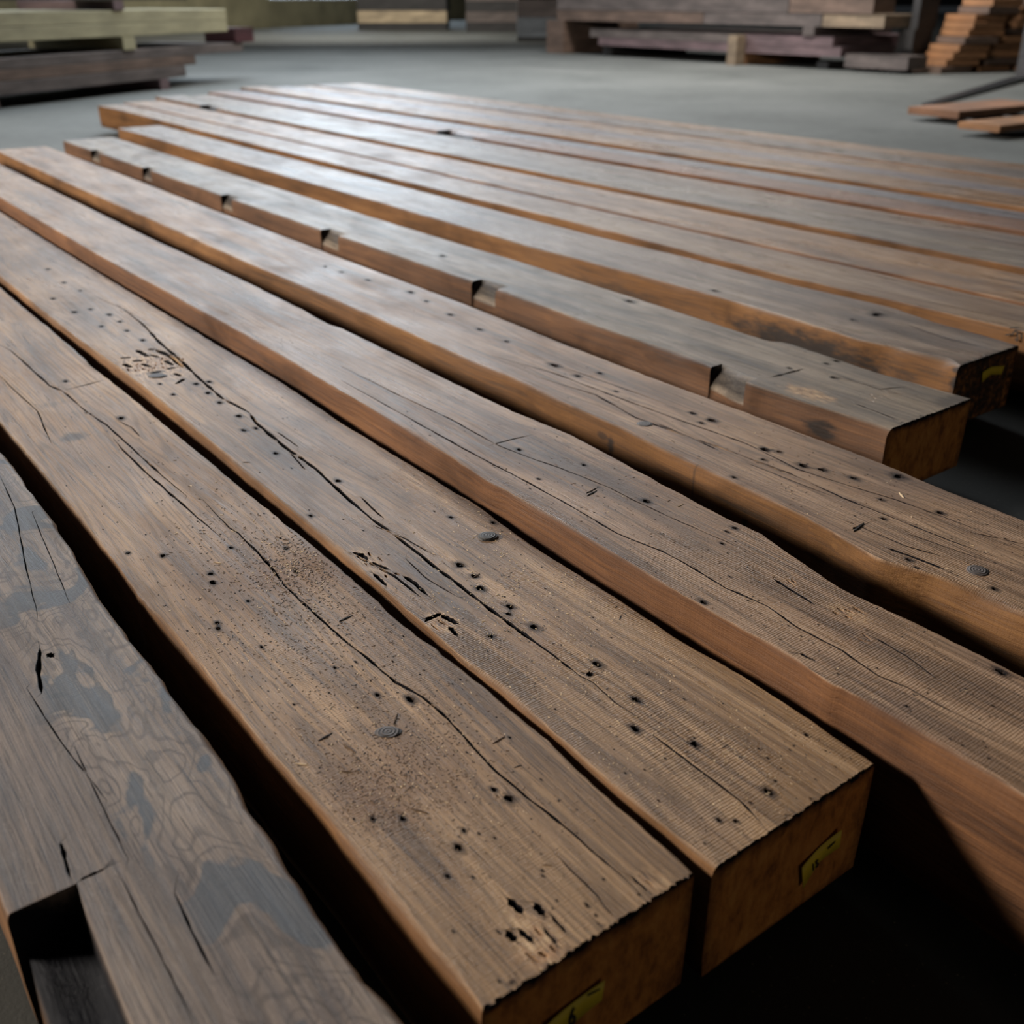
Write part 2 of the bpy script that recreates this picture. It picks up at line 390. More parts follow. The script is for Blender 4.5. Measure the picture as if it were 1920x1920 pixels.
    # end faces with their own vertices: end grain, a dark rim
    for i, edge, sgn in ((0, near, -1), (nS - 1, far, 1)):
        ring = Ls[i][::-1] + edge + Rs[i]
        p2 = [Vector((v.co.x, v.co.z)) for v in ring]
        yb = st[i][0]
        inf = {q: (ring[q].co.y, 1.0 if v.co.z > z - .003 else .55) for q, v in enumerate(ring)}
        cx = sum(p.x for p in p2) / len(p2); n0 = len(p2)
        ed = [(q, (q + 1) % n0) for q in range(n0)]
        xl, xr = left(yb), right(yb)
        for a in range(1, 14):
            for b_, off in enumerate((.004, .010, .022, .045, .08, .115, .14)):
                if off > height - .008: continue
                x = xl + (xr - xl) * a / 14 + rnd.uniform(-.003, .003); zz = z - off * (1 + .3 * rnd.uniform(-1, 1))
                if rebate and i == 0 and x < rebate[1](yb) + .01 and zz > z - rebate[2] - .012: continue
                p2.append(Vector((x, zz))); inf[len(p2) - 1] = (yb + .0015 * rnd.uniform(-1, 1), (1.0, .55, .12, 0, 0, 0, .1)[b_])
        ov, _, of, orig, _, _ = delaunay_2d_cdt(p2, ed, [], 1, 1e-7)
        vv = []
        for co, og in zip(ov, orig):
            y, sn = inf.get(og[0] if og else -1, (yb, 0))
            vv.append(V((co.x, y, co.y), (0, sn, 1, 0)))
        for f in of:
            try: bm.faces.new([vv[q] for q in (f if sgn < 0 else f[::-1])])
            except ValueError: pass
    bmesh.ops.recalc_face_normals(bm, faces=bm.faces)
    o = bm_obj(name, bm, mat)
    tag(o, label, 'timber', group)
    return o

# ---------------------------------------------------------------- the setting
conc = N('concrete')
_o = conc.n('ShaderNodeTexCoord').outputs['Object']
_a = conc.noise(_o, .55, 6, .62, .3); _b = conc.noise(_o, 9, 5, .65); _c = conc.noise(_o, 160, 3, .7)
_k = conc.ramp(conc.math('ADD', conc.math('MULTIPLY', _a, .7), conc.math('MULTIPLY', _b, .3)), [(.3, (.070, .073, .068)), (.5, (.110, .114, .107)), (.7, (.150, .152, .144))])
_k = conc.mix(conc.math('MULTIPLY', conc.ramp(_c, [(.62, 0.0), (.75, 1.0)]), .5), _k, (.30, .27, .22))
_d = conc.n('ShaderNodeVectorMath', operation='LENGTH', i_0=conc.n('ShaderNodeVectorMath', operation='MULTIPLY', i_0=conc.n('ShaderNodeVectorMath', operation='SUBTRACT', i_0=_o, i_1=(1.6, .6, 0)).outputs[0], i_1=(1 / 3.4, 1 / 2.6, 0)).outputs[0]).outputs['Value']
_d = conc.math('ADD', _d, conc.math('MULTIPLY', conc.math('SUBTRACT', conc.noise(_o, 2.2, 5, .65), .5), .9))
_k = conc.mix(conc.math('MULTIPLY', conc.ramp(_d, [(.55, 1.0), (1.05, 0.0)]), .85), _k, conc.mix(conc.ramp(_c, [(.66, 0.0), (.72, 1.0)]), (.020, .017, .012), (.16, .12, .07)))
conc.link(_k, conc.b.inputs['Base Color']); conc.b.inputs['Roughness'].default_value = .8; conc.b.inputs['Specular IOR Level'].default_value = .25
conc.link(conc.bump(conc.math('ADD', _b, conc.math('MULTIPLY', _c, .4)), .4, .004), conc.b.inputs['Normal'])

bm = bmesh.new()
bmesh.ops.create_grid(bm, x_segments=8, y_segments=8, size=70)
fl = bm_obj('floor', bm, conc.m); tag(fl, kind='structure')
sol = fl.modifiers.new('slab', 'SOLIDIFY'); sol.thickness = .2; sol.offset = -1

def frame_obj(name, origin, d, boxes, mat, parent=None):
    "boxes in a frame: a along d, b to the right-hand side (away), c up"
    e = Vector((-d.y, d.x, 0)); bm = bmesh.new()
    for (a0, a1, b0, b1, c0, c1) in boxes:
        vs = [bm.verts.new(origin + d * a + e * b + Vector((0, 0, c))) for c in (c0, c1) for a, b in ((a0, b0), (a1, b0), (a1, b1), (a0, b1))]
        for f in ((0, 3, 2, 1), (4, 5, 6, 7), (0, 1, 5, 4), (1, 2, 6, 5), (2, 3, 7, 6), (3, 0, 4, 7)): bm.faces.new([vs[i] for i in f])
    return bm_obj(name, bm, mat, parent)

plyw = flat('olive_board', (.20, .185, .115), .6, 0, .3, 1.2)
dark_wall = flat('dark_wall', (.03, .03, .028), .8)
WD = AZ(20.2)
W0 = U(450, 55, 0)
def wall_s(azd):
    "distance along the left wall where the given heading meets it"
    r = AZ(azd); m = Matrix(((r.x, -WD.x), (r.y, -WD.y))).inverted()
    return (m @ Vector((W0.x, W0.y)))[1]
s1a, s1b = wall_s(-12.0), wall_s(-3.5)
s2a, s2b = wall_s(-92), wall_s(-52)
sA, sB = wall_s(-120), wall_s(12)
HW = 7.5
wz = [(s2a, s2b, 1.2, 5.2), (s1a, s1b, .9, 5.6)]
boxes = []; s = sA
for a, b, c0, c1 in wz:
    boxes += [(s, a, 0, .3, 0, HW), (a, b, 0, .3, 0, c0), (a, b, 0, .3, c1, HW)]; s = b
boxes.append((s, sB, 0, .3, 0, HW))
tag(frame_obj('wall_left', W0, WD, boxes, plyw), kind='structure')
WE = W0 + WD * sB
tag(frame_obj('wall_back', WE, Vector((WD.y, -WD.x, 0)), [(0, 55, 0, .3, 0, HW)], dark_wall), kind='structure')
def glow(name, col, st):
    k = N(name); k.b.inputs['Base Color'].default_value = (.5, .55, .6, 1)
    k.b.inputs['Emission Color'].default_value = col + (1,); k.b.inputs['Emission Strength'].default_value = st
    return k.m
steel = flat('grey_steel', (.05, .05, .055), .4, .6)
for i, (a, b, c0, c1) in enumerate(wz):
    wd = frame_obj('window_%d' % (i + 1), W0, WD, [(a, b, .10, .14, c0, c1)], glow('daylight_%d' % (i + 1), ((.85, .93, 1.0), (.72, .86, 1.0))[i], (0.4, 3.0)[i]))
    tag(wd, kind='structure')
    n = 5
    bars = [(a + (b - a) * q / n - .04, a + (b - a) * q / n + .04, .02, .1, c0, c1) for q in range(n + 1)] + [(a, b, .02, .1, c0 + (c1 - c0) * f - .04, c0 + (c1 - c0) * f + .04) for f in (0.01, .5, .99)]
    frame_obj('window_frame', W0, WD, bars, steel, wd)

# ---------------------------------------------------------------- traced timbers
def const(x): return lambda y: x
TR = {
 'A_R': [(0,848),(63,933),(130,1033),(167,1110),(220,1180),(297,1277),(363,1370),(433,1470),(450,1510),(500,1580),(553,1670),(637,1797),(672,1846),(700,1872),(740,1917)],
 'B_L': [(0,790),(40,837),(110,917),(163,983),(207,1040),(263,1120),(327,1180),(403,1277),(487,1383),(657,1570),(723,1643),(807,1760),(857,1813),(905,1888)],
 'B_R': [(0,540),(120,640),(155,672),(160,682),(230,733),(287,780),(380,857),(443,910),(523,973),(597,1033),(640,1072),(690,1113),(733,1157),(790,1200),(893,1280),(1017,1383),(1140,1500),(1273,1613),(1300,1640)],
 'C_L': [(0,500),(157,640),(217,677),(280,727),(367,800),(500,913),(640,1028),(697,1083),(787,1160),(873,1237),(940,1280),(1050,1380),(1173,1487),(1280,1573),(1343,1620)],
 'C_R': [(0,382),(160,487),(400,640),(520,710),(640,794),(710,837),(820,903),(907,957),(990,1020),(1140,1113),(1280,1205),(1407,1278),(1520,1353),(1643,1438)],
 'D_L': [(0,363),(200,487),(493,640),(640,732),(773,807),(907,897),(1027,960),(1157,1037),(1280,1115),(1413,1190),(1493,1233),(1555,1280),(1640,1317),(1780,1397),(1920,1487)],
 'D_R': [(0,293),(167,377),(300,447),(467,523),(567,577),(617,608),(640,613),(693,640),(827,707),(957,770),(1073,817),(1140,853),(1280,929),(1363,973),(1430,1003),(1480,1040),(1580,1107),(1647,1137),(1780,1200),(1920,1270)],
 'E_L': [(5,283),(167,363),(300,410),(467,493),(640,560),(807,640),(947,700),(1073,760),(1180,807),(1240,837),(1280,853),(1430,927),(1533,980),(1647,1047),(1730,1070),(1847,1103),(1920,1143)],
 'E_R': [(113,277),(267,330),(400,387),(600,463),(640,482),(867,567),(1043,640),(1173,690),(1280,730),(1397,773),(1647,867),(1780,923),(1920,977)],
 'F_L': [(117,267),(273,313),(417,367),(613,430),(873,520),(933,537),(1120,610),(1207,640),(1280,662),(1387,712),(1520,757),(1667,800)],
 'F_R': [(227,250),(400,310),(640,387),(873,460),(957,483),(1160,550),(1280,588),(1440,640),(1473,642),(1647,700),(1827,750)],
 'G_L': [(213,238),(283,253),(400,297),(640,363),(807,413),(973,463),(1280,535),(1447,583),(1613,637),(1780,670),(1805,688)],
 'G_R': [(300,233),(467,283),(640,321),(873,383),(1107,443),(1280,480),(1480,533),(1613,563),(1673,577),(1747,603),(1847,630),(1897,645)],
 'H_L': [(217,197),(300,203),(400,240),(640,308),(807,350),(973,387),(1140,427),(1280,469),(1480,520),(1680,563),(1780,587),(1915,618)],
}
ZD = CZ - .949 * S
ZB = TOP - .205 * S             # underside of the timbers = top of the bearers
def T(k, z=TOP): return curve_fn(TR[k], z, 'auto')

B_tops = ((.085, .048, .024), (.235, .136, .066), (.38, .235, .122))
G_tops = ((.065, .047, .038), (.175, .125, .092), (.29, .22, .165))
W_tops = ((.085, .050, .029), (.235, .138, .076), (.37, .235, .14))
R_side = ((.042, .017, .007), (.120, .050, .019), (.20, .088, .034))
O_side = ((.045, .021, .007), (.140, .062, .020), (.23, .110, .038))

# beam with the rebate, nearest on the left
ZA = CZ - .967 * S
ra = U(18, 1716, ZA); rb = U(143, 1653, ZA)
REB_Y = .5 * (ra.y + rb.y)
reb_in = curve_fn([(143, 1653), (157, 1690), (240, 1895)], ZA)
reb_lo = curve_fn([(27, 1760), (80, 1913)], ZA - .052)
AL = ra.x
m = timber_mat('timber_flame', (3.1, 1.7, .4), G_tops, O_side, .46, .3, .85, (), (), (.085, .072, .078), .45)
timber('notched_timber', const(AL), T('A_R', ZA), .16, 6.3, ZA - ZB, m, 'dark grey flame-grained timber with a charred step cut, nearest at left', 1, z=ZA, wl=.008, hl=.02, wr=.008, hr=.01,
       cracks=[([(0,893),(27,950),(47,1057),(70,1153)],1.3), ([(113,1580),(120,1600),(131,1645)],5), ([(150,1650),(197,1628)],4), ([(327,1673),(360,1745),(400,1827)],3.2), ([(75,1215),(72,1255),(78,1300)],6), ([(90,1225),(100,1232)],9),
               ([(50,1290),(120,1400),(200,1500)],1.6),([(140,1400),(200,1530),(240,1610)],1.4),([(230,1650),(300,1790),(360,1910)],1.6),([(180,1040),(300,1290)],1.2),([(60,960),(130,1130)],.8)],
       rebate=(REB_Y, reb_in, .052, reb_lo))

m = timber_mat('timber_tan', (9.3, 4.2, 1.0), B_tops, O_side, .44, .35, 0, [(*U(575, 1070)[:2], .10, .75), (*U(770, 1440)[:2], .11, .55), (*U(700, 1500)[:2], .06, .5), (*U(430, 1090)[:2], .07, .25)], [(*U(1010, 1765), .028, .045, .9), (*U(1225, 1650), .02, .02, .5)], (.15, .095, .075), .25, [(*U(142, 819), .034, .030, .02, .75), (*U(90, 760), .05, .02, .02, .3)])
B = timber('end_tagged_timber', T('B_L'), T('B_R'), U(1100, 1765).y, 6.3, .205 * S, m, 'dusty tan timber end-tagged 6, second from the left', 2, wl=.010, hl=.016,
       cracks=[([(0,647),(20,657),(60,693),(93,723),(117,733),(160,770),(200,797),(233,827),(283,873),(317,903),(350,930)],2.6), ([(213,823),(227,840),(267,880),(313,920),(370,970),(410,1003)],2.6),
               ([(380,937),(430,990),(447,1000),(500,1053),(533,1097),(590,1150),(640,1196),(680,1227),(740,1278),(793,1307),(840,1347),(890,1403),(930,1447),(1000,1503),(1057,1547),(1120,1603),(1173,1647),(1207,1680)],3.2),
               ([(117,733),(140,727),(167,720),(193,713)],3), ([(0,705),(30,735),(70,770),(95,830)],1.4), ([(222,790),(245,800),(262,818)],1.5), ([(1040,1600),(1120,1680),(1150,1720)],1.8), ([(950,1683),(966,1698),(980,1713)],11), ([(1001,1692),(1019,1716)],11), ([(948,1744),(967,1765)],11), ([(970,1740),(1000,1767)],8), ([(1030,1712),(1062,1750)],4), ([(1015,1735),(1045,1772)],4), ([(1180,1640),(1215,1672)],3)],
       holes=[(227,784,7),(305,1042,6),(395,1076,6),(400,1092,7),(433,1027,5),(240,1037,5),(408,1168,5),(409,1178,6),(708,1303,6),(770,1312,9),(926,1480,6),(954,1497,10),(870,1557,5),(860,1590,9),(839,1643,5),(1022,1528,6),(1008,1708,9),(536,1028,5),(465,1127,4),(555,1072,5),(490,1213,4),(628,1252,4),(123,715,5),(164,774,4),(700,1536,5),(755,1535,6)],
       gouges=[(975,1705,22,18,30,.3,.006),(1010,1770,42,34,60,1.0,.005),(1215,1660,14,12,5,.6,.003)], rag=.002, specks=150)

m = timber_mat('timber_gouged', (21.3, 8.8, 2.0), B_tops, O_side, .36, .65, .0, [(*U(1000, 1200)[:2], .10, .22)], [(*U(298, 684), .075, .13, .95), (*U(255, 690), .04, .10, .9), (*U(692, 1050), .02, .06, .6), (*U(830, 1168), .022, .04, .75)], (.10, .085, .085), .4)
C = timber('end_tagged_timber', T('C_L'), T('C_R'), U(1490, 1528).y, 6.3, .205 * S, m, 'long-cracked timber with a gouged far edge, end-tagged 15', 3, wl=.012, hl=.018,
       cracks=[([(225,671),(246,670)],6), ([(248,677),(269,676)],7), ([(255,656),(279,669)],7), ([(277,655),(294,655)],6), ([(281,665),(298,670)],5), ([(308,676),(325,685)],6), ([(231,682),(247,689)],7), ([(265,682),(283,688)],6),
               ([(312,692),(330,689)],6), ([(326,700),(339,705)],6), ([(346,710),(330,720)],6), ([(240,700),(252,716)],6), ([(653,1037),(677,1040),(690,1050)],8), ([(690,1053),(712,1062),(730,1068)],7), ([(757,1080),(777,1093),(803,1117)],6), ([(797,1163),(827,1150)],7), ([(827,1153),(860,1170)],8), ([(800,1170),(820,1187),(840,1203)],6), ([(842,1175),(858,1192)],6), ([(700,1075),(725,1098)],5),
               ([(187,560),(233,580),(270,610),(297,640),(340,677),(377,713),(417,747),(467,773),(480,793),(533,837),(593,880),(640,924),(697,973),(740,1003),(813,1060),(873,1107),(933,1153),(980,1187),(1017,1213),(1040,1230),(1087,1267),(1113,1280),(1153,1317),(1200,1347)],4.8),
               ([(290,655),(320,668),(345,690)],8), ([(1223,1377),(1280,1420),(1330,1457),(1387,1500),(1430,1545)],3), ([(677,932),(700,955),(720,972)],2.5), ([(520,810),(560,838)],2), ([(545,850),(572,880)],2), ([(700,985),(760,1010),(813,1040)],2), ([(760,1047),(800,1085),(860,1120)],1.6), ([(655,1035),(700,1060),(740,1080),(790,1120)],4), ([(1100,1262),(1112,1266)],10)],
       holes=[(293,698,13,.35),(288,655,6,2.5),(245,671,10,.5),(262,680,10,.4),(368,720,6),(392,716,6),(390,737,6),(412,755,6),(448,780,7),(457,807,6),(480,803,5),(502,812,6),(517,850,6),(560,840,5),(571,881,6),(622,909,6),(634,902,6),(583,967,5),(677,934,6),(717,971,9),(813,1041,8),(862,1060,9),(760,1045,7),(890,1080,8),(900,1103,9),(957,1138,9),(954,1151,6),(1002,1176,9),(970,1191,9),(1120,1245,9),(920,1193,6),(1193,1312,8),(1190,1366,9),(1100,1263,7),(1302,1395,9),(1441,1484,9),(1448,1495,8),(1348,1538,5),(1512,1378,4),(1380,1540,5),(325,740,5),(300,720,4),(845,970,5),(925,980,5),(100,560,5),(140,585,6),(170,580,5),(205,590,6),(225,603,5),(190,612,5),(238,620,5),(268,638,6),(90,505,5),(120,530,5),(150,545,4)],
       specks=160, gouges=[(300,683,48,34,130,1.0,.006),(255,690,28,26,50,.9,.006),(690,1048,22,26,30,.45,.005),(830,1168,26,22,40,.5,.005),(725,1075,18,20,6,.3,.004)])

m = timber_mat('timber_reddish', (33.7, 14.1, 3.0), W_tops, R_side, .40, .55, 0, (), [(*U(1595, 1150, ZD), .018, .045, .55)], (.12, .080, .07), .3)
D = timber('square_timber', T('D_L', ZD), T('D_R', ZD), .19, 6.3, ZD - ZB, m, 'reddish square-section timber right of the timber tagged 15', 4, z=ZD, wl=.008, hl=.012,
       cracks=[([(640,687),(740,737),(840,783),(930,833),(990,857),(1057,880),(1140,913),(1187,937),(1280,980),(1413,1037)],2.0),
               ([(640,713),(773,787),(873,843),(987,903),(1073,950),(1157,1000),(1240,1033),(1280,1053),(1363,1103),(1440,1137),(1497,1177),(1580,1220),(1647,1267),(1703,1290),(1763,1323),(1840,1360),(1890,1390)],2.6),
               ([(925,833),(955,825),(985,818)],2.2), ([(1450,1085),(1490,1110),(1530,1135)],3.5), ([(1640,1195),(1700,1230),(1760,1275)],2.0), ([(1100,925),(1120,915)],2), ([(1500,1225),(1530,1240)],3)],
       holes=[(973,843,6),(1095,872,5),(1213,940,8),(1320,1130,7),(1373,1107,6),(1378,990,5),(1363,997,4),(1500,1183,7),(1877,1260,9),(1483,1247,6),(1626,1392,5),(1700,1324,3),(1769,1391,4),(1354,1019,4),(1010,898,4),(1130,780,4)],
       specks=130, gouges=[(1590,1148,26,26,16,.35,.003),(1475,1088,14,14,5,.3,.003),(1600,1195,30,20,8,.3,.002)])

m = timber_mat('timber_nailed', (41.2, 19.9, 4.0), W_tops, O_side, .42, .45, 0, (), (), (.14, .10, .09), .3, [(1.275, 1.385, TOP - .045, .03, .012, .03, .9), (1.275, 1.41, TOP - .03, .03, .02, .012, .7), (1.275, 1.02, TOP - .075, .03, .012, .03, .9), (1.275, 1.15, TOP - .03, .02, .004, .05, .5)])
E_ = timber('nail_holed_timber', T('E_L'), T('E_R'), .27, 6.45, .205 * S, m, 'tan timber with rows of dark nail holes, left of the end-cut notched one', 5, wl=.012, hl=.02,
       cracks=[([(1007,707),(1117,740),(1193,783),(1280,815),(1380,850),(1480,887),(1580,933),(1680,973),(1780,1013),(1920,1063)],3.0), ([(923,667),(1040,700),(1140,738),(1280,790),(1397,830),(1497,880),(1580,907),(1680,937),(1780,973),(1920,1027)],2.4),
               ([(1580,973),(1697,1023),(1780,1047)],2.0), ([(1230,793),(1290,818),(1350,845)],3), ([(1665,1028),(1700,1040),(1775,1068)],4.5), ([(1830,1000),(1920,1020)],2.2), ([(1600,992),(1618,985)],5), ([(1060,690),(1250,757)],1.8),([(1400,868),(1560,930)],1.6),([(1330,830),(1520,905)],1.5),([(1700,1000),(1860,1055)],1.6)],
       holes=[(1040,685,9),(1083,705,6),(1147,722,6),(1155,734,4),(1195,740,6),(1253,760,9),(1125,700,5),(1300,775,6),(1335,788,8),(1315,793,5),(1393,828,8),(1435,843,9),(1461,847,5),(1507,873,9),(1542,881,8),(1578,905,8),(1602,897,8),(1685,893,13,.7),(1693,937,11,.8),(1788,975,9),(1763,962,7),(1908,1023,10),(1433,862,5),(1377,895,5),(1657,973,5),(1653,937,5),(900,618,6),(845,590,6),(770,548,7),(800,565,5),(690,525,5),(640,510,5),(610,500,4),(950,640,5),(1700,1043,6),(1705,1050,6),(1720,1065,4),(1865,1104,6)],
       specks=120, gouges=[(1115,707,18,12,6,.2,.002)])

def notch(u0, v0, u1, v1):
    a, b = U(u1, v1).y, U(u0, v0).y          # near, far
    return (a, b, .036, .052)
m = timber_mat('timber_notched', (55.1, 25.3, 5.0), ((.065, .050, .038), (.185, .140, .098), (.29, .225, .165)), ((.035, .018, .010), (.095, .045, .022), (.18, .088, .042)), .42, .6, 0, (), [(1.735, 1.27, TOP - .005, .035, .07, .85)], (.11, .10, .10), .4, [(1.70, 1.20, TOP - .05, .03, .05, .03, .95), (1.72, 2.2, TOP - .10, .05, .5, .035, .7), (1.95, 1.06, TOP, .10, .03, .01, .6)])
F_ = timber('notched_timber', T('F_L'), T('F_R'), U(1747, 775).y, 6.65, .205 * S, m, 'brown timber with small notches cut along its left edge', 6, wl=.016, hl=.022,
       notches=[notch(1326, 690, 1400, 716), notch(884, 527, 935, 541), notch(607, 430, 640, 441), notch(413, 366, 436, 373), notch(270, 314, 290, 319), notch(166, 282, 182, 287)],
       cracks=[([(1447,707),(1475,700),(1505,692)],4), ([(1600,755),(1640,770),(1690,790)],2.4), ([(1560,700),(1650,730),(1700,725)],2)], holes=[(1563,708,6),(1568,677,5),(1645,698,5),(1480,690,4),(1420,610,5),(1180,565,8),(830,480,6),(1550,682,5)], gouges=[(1660,745,40,26,10,.1,.002)], rag=.002, specks=60)

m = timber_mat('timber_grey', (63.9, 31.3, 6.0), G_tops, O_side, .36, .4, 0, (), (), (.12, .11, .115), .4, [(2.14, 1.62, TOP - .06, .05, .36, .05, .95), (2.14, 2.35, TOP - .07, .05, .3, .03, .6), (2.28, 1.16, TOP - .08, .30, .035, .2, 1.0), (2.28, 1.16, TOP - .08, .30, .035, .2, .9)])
G_ = timber('end_tagged_timber', T('G_L'), T('G_R'), U(1853, 667).y, 7.1, .205 * S, m, 'grey timber with a blank yellow tag on its dark near end', 7, wl=.014, hl=.02,
       specks=40, holes=[(1645,590,14,.6),(1625,583,9,.6),(1665,597,8,.6),(1600,600,5),(1340,545,6)], cracks=[([(1700,610),(1780,636),(1840,650)],2.4)])
m = timber_mat('timber_warm', (71.9, 36.3, 7.0), ((.10, .06, .038), (.21, .14, .092), (.30, .215, .145)), O_side, .38, .3, 0, (), (), (.16, .13, .12), .4)
hx = T('H_L')
H_ = timber('marked_timber', hx, const(2.755), U(1916, 618).y - .33, 8.75, .205 * S, m, 'warm pale timber with a dark mark on its side, behind the grey tagged one', 8, wl=.012, hl=.018,
       holes=[(1870,540,5),(1770,515,5),(1815,535,5)])
xs = [(2.785, 3.095, 'reddish-grey timber close behind the one with the side mark', 1.25, 8.9),
      (3.115, 3.365, 'smooth pale timber with a brown side edge, tenth from the left', 1.35, 9.1),
      (3.372, 3.635, 'grey timber between the pale brown-edged and the rough red timbers', 1.30, 9.15),
      (3.655, 3.86, 'rough red-streaked timber with a square hole cut in its edge', 1.4, 9.3),
      (3.868, 4.06, 'blue-grey timber just behind the rough red-streaked timber', 1.4, 9.45),
      (4.085, 4.33, 'light tan timber with a golden side, fifth from the far edge', 1.5, 9.6),
      (4.338, 4.58, 'mauve-grey timber fourth from the far edge of the rows', 1.5, 9.62),
      (4.588, 4.83, 'tan timber third from the far edge of the rows', 1.5, 9.62),
      (4.838, 5.09, 'grey-brown timber next to the farthest one', 1.5, 9.62),
      (5.10, 5.34, 'farthest timber of the rows, edging the open floor', 1.6, 9.65)]
tops = [W_tops, ((.085, .068, .055), (.185, .148, .118), (.27, .22, .175)), G_tops, ((.10, .05, .035), (.20, .11, .075), (.27, .17, .12)), ((.07, .068, .075), (.15, .145, .155), (.21, .205, .215)), W_tops,
        ((.085, .07, .07), (.17, .14, .14), (.24, .205, .20)), W_tops, ((.07, .055, .048), (.15, .12, .10), (.22, .18, .15)), W_tops]
for i, (a, b, lab, ya, yb) in enumerate(xs):
    m = timber_mat('timber_far', (80 + 7.7 * i, 40 + 3.1 * i, 8 + i), tops[i], R_side if i in (0, 3) else O_side, .36, .3, 0, (), (), (.13, .12, .13), .45)
    zt = TOP + (.014 if i in (1, 5) else (.012 if i in (3,) else (-.006 if i % 2 else 0.0)))
    ky = UY(905, 253, 1).x
    nt = []
    if i == 3:
        p = U(905, 255); nt = [(p.y - .10, p.y + .30, .12, .13)]
    if i == 1:
        p = U(425, 203); nt = [(p.y - .12, p.y + .20, .10, .12)]
    timber('plain_timber', (lambda a, i: lambda y: a + .012 + .005 * n1(y * 1.3, 100 + i))(a, i), (lambda b, i: lambda y: b - .006 + .004 * n1(y * 1.2, 140 + i))(b, i), ya, yb, zt - ZB, m, lab, 20 + i, z=zt,
           wl=.012, hl=.02, res=.02, notches=nt, rough_edge=.001)

# bearers under the timbers
bear_m = timber_mat('bearer_wood', (5, 2, 9), side=((.05, .022, .010), (.10, .045, .02), (.15, .07, .03)))
def plank(name, a, b, wdt, h, z0, mat, label=None, cat=None, group=None, parent=None, seed=0, seg=10, jit=.004, bev=.006):
    "board from ground point a to b, its near face on the line a-b, lying at height z0"
    a, b = Vector((a[0], a[1], 0)), Vector((b[0], b[1], 0)); d = b - a; L = d.length; d.normalize(); e = Vector((-d.y, d.x, 0))
    bm = bmesh.new(); ml = bm.verts.layers.float_color.new('m')
    rows = []
    for i in range(seg + 1):
        s_ = L * i / seg; j = jit * n1(s_ * 1.7 + seed, seed); j2 = -jit * abs(n1(s_ * 2.1 + seed, seed + 3))
        pr = [(0, bev), (0, h - bev), (bev, h), (wdt - bev, h), (wdt, h - bev), (wdt, bev), (wdt - bev, 0), (bev, 0)]
        row = []
        for q, (o_, zz) in enumerate(pr):
            v = bm.verts.new(d * s_ + e * (o_ + (j if q in (0, 1) else 0)) + Vector((0, 0, zz + (j2 if 0 < q < 5 else 0)))); v[ml] = (.9 if q in (0, 1, 4, 5, 6, 7) else .15, 0, 0, 0); row.append(v)
        rows.append(row)
    for A, Bq in zip(rows[:-1], rows[1:]):
        for q in range(8): bm.faces.new((A[q], A[(q + 1) % 8], Bq[(q + 1) % 8], Bq[q]))
    for r_ in (rows[0][::-1], rows[-1]):
        cv = [bm.verts.new(v.co) for v in r_]
        for v in cv: v[ml] = (0, 0, 1, 0)
        bm.faces.new(cv)
    bmesh.ops.recalc_face_normals(bm, faces=bm.faces)
    o = bm_obj(name, bm, mat, parent)
    o.location = (a.x, a.y, z0)
    if label: tag(o, label, cat, group)
    return o
for k, (yy, lab) in enumerate(((2.0, 'flat bearer stick across under the timbers, nearest the camera'), (4.2, 'flat bearer stick under the middle of the timbers'), (6.0, 'flat bearer stick under the far half of the timbers'))):
    plank('bearer_stick', (.02, yy), (5.4, yy), .09, ZB - .0012, 0, bear_m, lab, 'bearer', 'bearers under the timbers', seed=k, jit=0)

# ---------------------------------------------------------------- tags, marks, knots (parts of their timbers)
paper = flat('yellow_paper', (.55, .42, .02), .6, 0, .1, 40)
ink = flat('black_ink', (.01, .009, .008), .6, 0, .1)
def to_end(px, y): return [UY(a, b, y) for a, b in px]
def strip(name, top, bot, y, mat, parent, n=10, th=.0004, lift=.0025, curl=.002):
    "thin paper: top and bottom edges are polylines in the plane of the end face"
    def at(pl, f):
        f *= len(pl) - 1; i = min(int(f), len(pl) - 2); return pl[i].lerp(pl[i + 1], f - i)
    bm = bmesh.new(); rows = []
    for i in range(n + 1):
        f = i / n; a, b = at(top, f), at(bot, f); dy = -lift - curl * (2 * f - 1) ** 2
        rows.append([bm.verts.new((p.x, y + dy - o_, p.z)) for o_ in (0, th) for p in (a, b)])
    for A, Bq in zip(rows[:-1], rows[1:]):
        bm.faces.new((A[0], Bq[0], Bq[1], A[1])); bm.faces.new((A[2], A[3], Bq[3], Bq[2]))
        bm.faces.new((A[0], A[2], Bq[2], Bq[0])); bm.faces.new((A[1], Bq[1], Bq[3], A[3]))
    bm.faces.new(rows[0][:2] + rows[0][:1:-1]) if False else None
    return bm_obj(name, bm, mat, parent, True)
def number(txt, center, size, ang, y, parent, xs=1.0):
    cu = bpy.data.curves.new('printed_number', 'FONT'); cu.body = txt; cu.size = size; cu.align_x = 'CENTER'; cu.align_y = 'CENTER'; cu.extrude = .0002; cu.offset = size * .015
    tmp = bpy.data.objects.new('tmp', cu); COL.objects.link(tmp)
    bpy.context.view_layer.update()
    me = bpy.data.meshes.new_from_object(tmp.evaluated_get(bpy.context.evaluated_depsgraph_get()))
    bpy.data.objects.remove(tmp)
    o = link_mesh('printed_number', me, ink, parent); me.name = 'printed_number'
    o.matrix_world = Matrix.Translation((center.x, y, center.z)) @ Matrix.Rotation(ang, 4, 'Y') @ Matrix.Rotation(math.pi / 2, 4, 'X') @ Matrix.Scale(xs, 4, (1, 0, 0))
    return o
